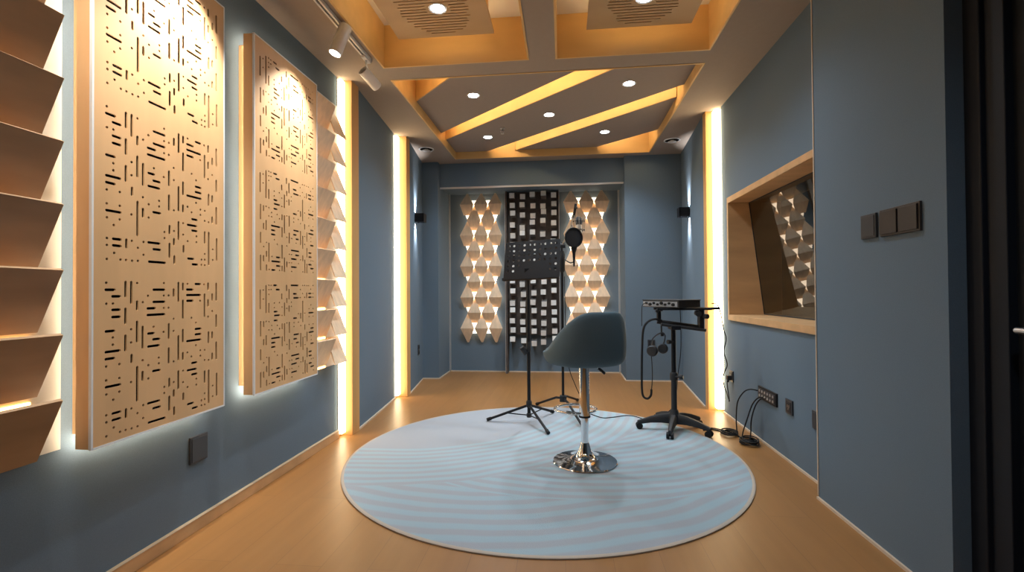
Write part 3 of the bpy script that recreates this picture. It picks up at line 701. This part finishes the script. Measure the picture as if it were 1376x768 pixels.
MB().tube([(-.13,4.26,1.375),(px_,py_-.02,1.47),(.06,4.21,1.60),(.105,4.17,1.795)],[.007,.007,.007,.007],10).build('boom_arm',M['steel'],t,smooth=True)
MB().tube([(-.15,4.26,1.36),(-.11,4.26,1.39)],.013,12).build('counterweight',M['blackp'],t)
MB().tube([(.093,4.185,1.70),(.112,4.16,1.82),(.118,4.15,1.78)],.011,10).build('cable_loop',M['rubber'],t)
# microphone in a shock mount
t=thing('microphone','large diaphragm microphone in a spidery shock mount at the end of the boom','microphone',(.125,4.14,1.55))
mc=Vector((.135,4.12,1.60))
MB().lathe([(.018,-.06),(.026,-.05),(.026,.03),(.024,.034)],mc,20).build('body',M['steel'],t,smooth=True)
MB().lathe([(.024,.034),(.026,.04),(.026,.085),(.018,.102),(1e-5,.106)],mc,20).build('grille',M['socket'],t,smooth=True)
ring=[mc+Vector((.048*math.cos(a),.048*math.sin(a),-.01)) for a in [2*PI*k/20 for k in range(21)]]
ring2=[v+Vector((0,0,.075)) for v in ring]
MB().tube(ring,.0035,6,False).build('shock_ring',M['black'],t); MB().tube(ring2,.0035,6,False).build('shock_ring',M['black'],t)
mb=MB()
for k in range(8):
    a=2*PI*k/8; p=mc+Vector((.048*math.cos(a),.048*math.sin(a),-.03)); q=mc+Vector((.056*math.cos(a),.056*math.sin(a),.11))
    mb.tube([p,q],.0028,6); a2=a+PI/8; mb.tube([mc+Vector((.026*math.cos(a2),.026*math.sin(a2),.03)),q],.0015,5)
mb.build('shock_arm',M['steel'],t)
MB().tube([mc+Vector((-.048,0,-.01)),Vector((.08,4.19,1.64))],.006,8).build('mount_arm',M['black'],t)
t=thing('pop_filter','round black pop filter in front of the microphone','pop filter',(.09,4.03,1.50))
pc=Vector((.09,4.02,1.515)); Rp=Matrix.Rotation(math.radians(28),3,'Z')@Matrix.Rotation(PI/2,3,'X')
MB().lathe([(.074,-.006),(.083,-.006),(.085,0),(.083,.006),(.074,.006),(.074,-.006)],pc,40,Rp).build('rim',M['black'],t,smooth=True)
MB().lathe([(1e-5,.002),(.074,.002)],pc,40,Rp).build('mesh',M['mesh'],t)
MB().tube([pc+Vector((0,0,-.083)),pc+Vector((0,0,-.13)),pc+Vector((0,0,-.24))],[.028,.013,.006],12).build('neck',M['black'],t,smooth=True)
MB().tube(smoothpts([pc+Vector((-.0,.0,-.20)),(.06,4.08,1.31),(.02,4.2,1.34),(px_,py_,1.36)]),.0045,8).build('gooseneck',M['black'],t,smooth=True)
# ------------------------------------------------------------------ equipment cart
cx,cy=.835,3.79
t=thing('equipment_stand','black rolling stand on five casters carrying the audio interface','stand',(cx,cy,0))
MB().lathe([(.045,.062),(.055,.075),(.052,.105),(.034,.135),(.028,.16)],(cx,cy,0),24).build('base_hub',M['blackp'],t,smooth=True)
for k in range(5):
    a=math.radians(-109+72*k); dv=Vector((math.cos(a),math.sin(a),0)); nv=Vector((-dv.y,dv.x,0))
    mb=MB(); secs=[(.02,.095,.034,.036),(.10,.094,.028,.030),(.18,.083,.023,.022),(.245,.066,.020,.016),(.275,.060,.016,.012)]
    vs=[]
    for r,z,w_,h_ in secs:
        c=Vector((cx,cy,z))+dv*r
        for (p,q) in ((-1,-1),(1,-1),(1,.4),(.5,1),(-.5,1),(-1,.4)): vs.append(c+nv*w_*p*.8+Vector((0,0,h_*q)))
    fs=[]
    for i in range(len(secs)-1):
        for j in range(6): fs.append((i*6+j,i*6+(j+1)%6,(i+1)*6+(j+1)%6,(i+1)*6+j))
    fs+=[tuple(range(6)),tuple(range(24,30))]
    mb.add(vs,fs); lg=mb.build('leg',M['blackp'],t,smooth=True)
    c=Vector((cx,cy,0))+dv*.262; zf=RZ if (c.x+.145)**2+(c.y-3.18)**2<1.25**2 else 0
    off=nv*.0+dv*.0
    cs=MB()
    for s in (-1,1): cs.tube([c+nv*s*.006+Vector((0,0,zf+.0245)),c+nv*s*.024+Vector((0,0,zf+.0245))],.0245,18)
    cs.tube([c+nv*-.006+Vector((0,0,zf+.0245)),c+nv*.006+Vector((0,0,zf+.0245))],.008,8)
    cs.tube([c+Vector((0,0,zf+.03)),c+Vector((0,0,.066))],.010,10)
    cs.build('caster',M['rubber'],lg,smooth=True)
MB().lathe([(.022,0),(.022,.30)],(cx,cy,.10),18).build('lower_pole',M['blackp'],t,smooth=True)
MB().lathe([(.026,0),(.030,.008),(.030,.05),(.024,.06)],(cx,cy,.385),18).build('clamp',M['blackp'],t,smooth=True)
MB().lathe([(.0175,0),(.0175,.35)],(cx,cy,.43),18).build('upper_pole',M['black'],t,smooth=True)
MB().tube([(cx,cy-.02,.415),(cx+.035,cy-.04,.415)],[.008,.008],10).tube([(cx+.035,cy-.04,.415),(cx+.058,cy-.05,.415)],.017,14).build('clamp_knob',M['blackp'],t,smooth=True)
MB().tube([(cx,cy-.01,.68),(cx-.04,cy-.035,.68)],.007,10).tube([(cx-.032,cy-.03,.68),(cx-.052,cy-.04,.68)],.016,14).build('pole_knob',M['blackp'],t,smooth=True)
mb=MB().tube([(.715,3.80,.832),(1.055,3.78,.785)],.017,14).tube([(.73,3.72,.815),(1.05,3.70,.772)],.012,12)
mb.build('cross_bar',M['blackp'],t,smooth=True)
MB().box(cx-.035,cx+.035,cy-.10,cy+.03,.775,.805).build('bar_bracket',M['black'],t,bevel=.004)
MB().box(.712,.740,3.76,3.80,.835,.930).build('upright',M['black'],t,bevel=.004)
MB().box(1.012,1.045,3.72,3.79,.78,.930).build('upright',M['black'],t,bevel=.004)
MB().tube([(1.03,3.75,.875),(1.065,3.70,.875)],.018,14).tube([(1.0,3.75,.90),(1.0,3.70,.895)],.022,14).build('tilt_knob',M['blackp'],t,smooth=True)
MB().tube([(.705,3.745,.915),(.705,3.72,.915)],.013,14).build('tray_knob',M['blackp'],t,smooth=True)
MB().box(.70,1.10,3.70,3.725,.922,.938).box(.70,1.10,3.84,3.865,.922,.938).box(.72,.74,3.70,3.865,.915,.925).box(1.02,1.04,3.70,3.865,.915,.925).build('tray_rail',M['black'],t,bevel=.003)
MB().tube([(1.06,3.712,.932),(1.155,3.712,.935)],.010,10).build('tray_arm',M['black'],t)
hk=MB().tube([(.735,3.74,.82),(.735,3.73,.76),(.737,3.725,.73)],.006,8).tube([(.728,3.725,.735),(.748,3.725,.735)],.010,10)
hk.build('headphone_hook',M['black'],t)
# audio interface
ang=math.radians(52); nf=Vector((-math.sin(ang),-math.cos(ang),0)); ns=Vector((math.cos(ang),-math.sin(ang),0))
W_,D_=.35,.25; corner=Vector((.848,3.665,.940))
fr_=-ns; bk_=-nf
t=thing('audio_interface','black audio interface with a grey knob panel on the rolling stand','audio interface',corner)
Rb=Matrix(((fr_.x,bk_.x,0,corner.x),(fr_.y,bk_.y,0,corner.y),(0,0,1,corner.z),(0,0,0,1)))
MB().box(0,W_,0,D_,0,.052,Rb).build('case',M['blackp'],t,bevel=.003)
MB().box(.012,W_-.005,-.003,0,.006,.046,Rb).build('front_panel',M['grey'],t)
for i in range(8):
    u=.045+i*.037
    c=Rb@Vector((u,-.003,.027+(.006 if i%2 else -.004)))
    MB().tube([c,c+nf*.012],.009 if i%3 else .012,12).build('knob',M['black'],t)
MB().box(-.004,W_+.004,-.004,D_+.004,.052,.060,Rb).build('lid',M['socket'],t,bevel=.002)
# headphones hanging from the hook
t=thing('headphones','dark headphones hanging on the left side of the rolling stand','headphones',(.70,3.72,.64))
h0=Vector((.737,3.722,.742))
band=[h0+Vector((x,y,z)) for x,y,z in ((-.085,-.01,-.10),(-.075,-.008,-.045),(-.045,-.003,-.010),(-.0,0,.010),(.022,.004,-.01),(.020,.008,-.045),(.010,.01,-.085))]
MB().tube(smoothpts(band),.0055,8).build('headband',M['socket'],t,smooth=True)
Rc=Matrix.Rotation(math.radians(62),3,'Z')@Matrix.Rotation(PI/2,3,'Y')
for c,s in ((h0+Vector((-.075,-.012,-.125)),1),(h0+Vector((.006,.008,-.11)),.9)):
    r=.042*s
    MB().lathe([(1e-5,-.018),(r*.8,-.016),(r,-.006),(r,.008),(r*.85,.018),(r*.4,.016),(1e-5,.012)],c,24,Rc).build('ear_cup',M['blackp'],t,smooth=True)
# ------------------------------------------------------------------ cables
def cable(lab,pts,r=.0035,k=8,mat='rubber',grp=None,plug=None):
    o=MB().tube(smoothpts(pts,k),r,7).build('cable',M[mat],None,smooth=True,loc=pts[0]); tag(o,lab,'cable',grp); return o
fz=.005
cable('thick black cable looping down from the left end of the rolling stand bar',[(.745,3.765,.84),(.69,3.76,.853),(.635,3.75,.83),(.602,3.74,.77),(.592,3.74,.62),(.588,3.74,.45),(.588,3.74,.32),(.60,3.745,.265),(.63,3.75,.25),(.655,3.75,.275),(.66,3.75,.32)],.0085)
cable('thin headphone lead rising from the thick cable loop to the ear cup',[(.66,3.745,.32),(.665,3.735,.42),(.66,3.72,.52),(.655,3.715,.575)],.0035)
cable('thin lead from the left of the audio interface down to the bar',[(.640,3.82,.975),(.612,3.80,.965),(.598,3.775,.93),(.594,3.76,.80)],.003)
cable('thin wire dropping beside the rolling stand pole to its base',[(.895,3.83,.94),(.893,3.80,.80),(.888,3.79,.6),(.872,3.82,.42),(.855,3.85,.20),(.80,3.87,.115)],.003)
cable('wavy black cable from the tray arm across the right light strip to the wall plug',[(1.10,3.73,.97),(1.135,3.72,.965),(1.165,3.73,.90),(1.20,3.78,.78),(1.225,3.80,.70),(1.215,3.82,.60),(1.24,3.83,.50),(1.215,3.84,.42),(1.22,3.85,.34),(1.27,3.95,.27),(1.33,4.10,.20),(1.35,4.12,.16)],.004)
cable('short black power lead hanging from the plug beside the light strip',[(1.352,4.165,.325),(1.345,4.16,.30),(1.35,4.15,.22),(1.35,4.13,.17),(1.345,4.12,.155)],.004)
t=thing('power_plug','black power plug in the socket beside the right light strip','plug',(1.375,4.17,.33))
MB().box(1.345,1.376,4.148,4.190,.322,.362).build('body',M['blackp'],t,bevel=.005)
MB().tube([(1.36,4.168,.322),(1.355,4.166,.305)],.007,8).build('strain_relief',M['rubber'],t)
cable('black cable arching from the far end of the jack box to the floor',[(1.368,3.585,.355),(1.32,3.60,.36),(1.29,3.64,.33),(1.27,3.70,.25),(1.265,3.72,.14),(1.26,3.70,.05),(1.25,3.66,.012)],.0045)
cable('black cable from the middle jack down to the cable heap',[(1.368,3.50,.325),(1.335,3.51,.315),(1.31,3.54,.26),(1.29,3.58,.15),(1.27,3.60,.06),(1.255,3.58,.014)],.0045)
cable('black cable beside it from the jack box to the end of the heap',[(1.368,3.455,.325),(1.335,3.465,.318),(1.315,3.50,.26),(1.305,3.54,.16),(1.30,3.54,.07),(1.285,3.52,.014)],.0045)
def coil(lab,c,r,n,seed):
    random.seed(seed); pts=[]
    for k in range(n*12):
        a=2*PI*k/12; rr=r*(1+.22*math.sin(k*.37)+random.uniform(-.08,.08)); pts.append((c[0]+rr*math.cos(a)*.8,c[1]+rr*math.sin(a),fz+.006+.0045*(k//12)*1.0))
    o=MB().tube(smoothpts(pts,3),.0045,6).build('cable_coil',M['rubber'],None,smooth=True,loc=(c[0],c[1],0)); tag(o,lab,'cable')
coil('large heap of coiled black cable on the floor below the jack box',(1.275,3.50),.062,7,1)
coil('small loose coil of black cable between the heap and the rolling stand',(1.215,3.72),.06,4,2)
cable('black cable across the floor from the rolling stand to the small coil',[(1.05,3.80,fz),(1.12,3.83,fz),(1.17,3.80,fz),(1.21,3.76,fz+.01)],.0045)
cable('second black cable across the floor to the large heap',[(1.06,3.86,fz),(1.15,3.86,fz),(1.24,3.76,fz),(1.27,3.62,fz),(1.275,3.56,fz+.01)],.0045)
cable('thin black cable from the microphone stand over the rug to the rolling stand',[(.02,4.27,RZ+.005),(.12,4.22,RZ+.005),(.20,4.21,RZ+.005),(.31,4.07,RZ+.005),(.40,4.09,RZ+.005),(.56,4.16,RZ+.004),(.69,3.97,RZ+.006)],.0035)
cable('thin microphone cable hanging behind the stool column',[(.01,4.25,1.2),(.015,4.24,.9),(.02,4.23,.55),(.05,4.20,.38),(.10,4.18,.25),(.15,4.17,.13),(.17,4.17,RZ+.006)],.0035)
# ------------------------------------------------------------------ camera and view
sc=bpy.context.scene
cam=bpy.data.cameras.new('camera'); co=bpy.data.objects.new('camera',cam); COL.objects.link(co); sc.camera=co
cam.sensor_width=36; cam.lens=36*645/1376; cam.clip_start=.05
yaw=math.atan(69/645); pit=math.atan(7.5/645); rol=math.radians(.4)
fwd=Vector((-math.sin(yaw)*math.cos(pit),math.cos(yaw)*math.cos(pit),math.sin(pit)))
r0=Vector((math.cos(yaw),math.sin(yaw),0)); u0=r0.cross(fwd)
r=r0*math.cos(rol)-u0*math.sin(rol); u=u0*math.cos(rol)+r0*math.sin(rol)
Mx=Matrix((( r.x,u.x,-fwd.x,0),(r.y,u.y,-fwd.y,0),(r.z,u.z,-fwd.z,1.07),(0,0,0,1)))
co.matrix_world=Mx
w_=bpy.data.worlds.new('world'); sc.world=w_; w_.use_nodes=True; w_.node_tree.nodes['Background'].inputs[0].default_value=(.02,.025,.03,1)
sc.view_settings.view_transform='Standard'; sc.view_settings.look='None'; sc.view_settings.gamma=1; sc.view_settings.use_curve_mapping=False
sc.view_settings.exposure=-0.25
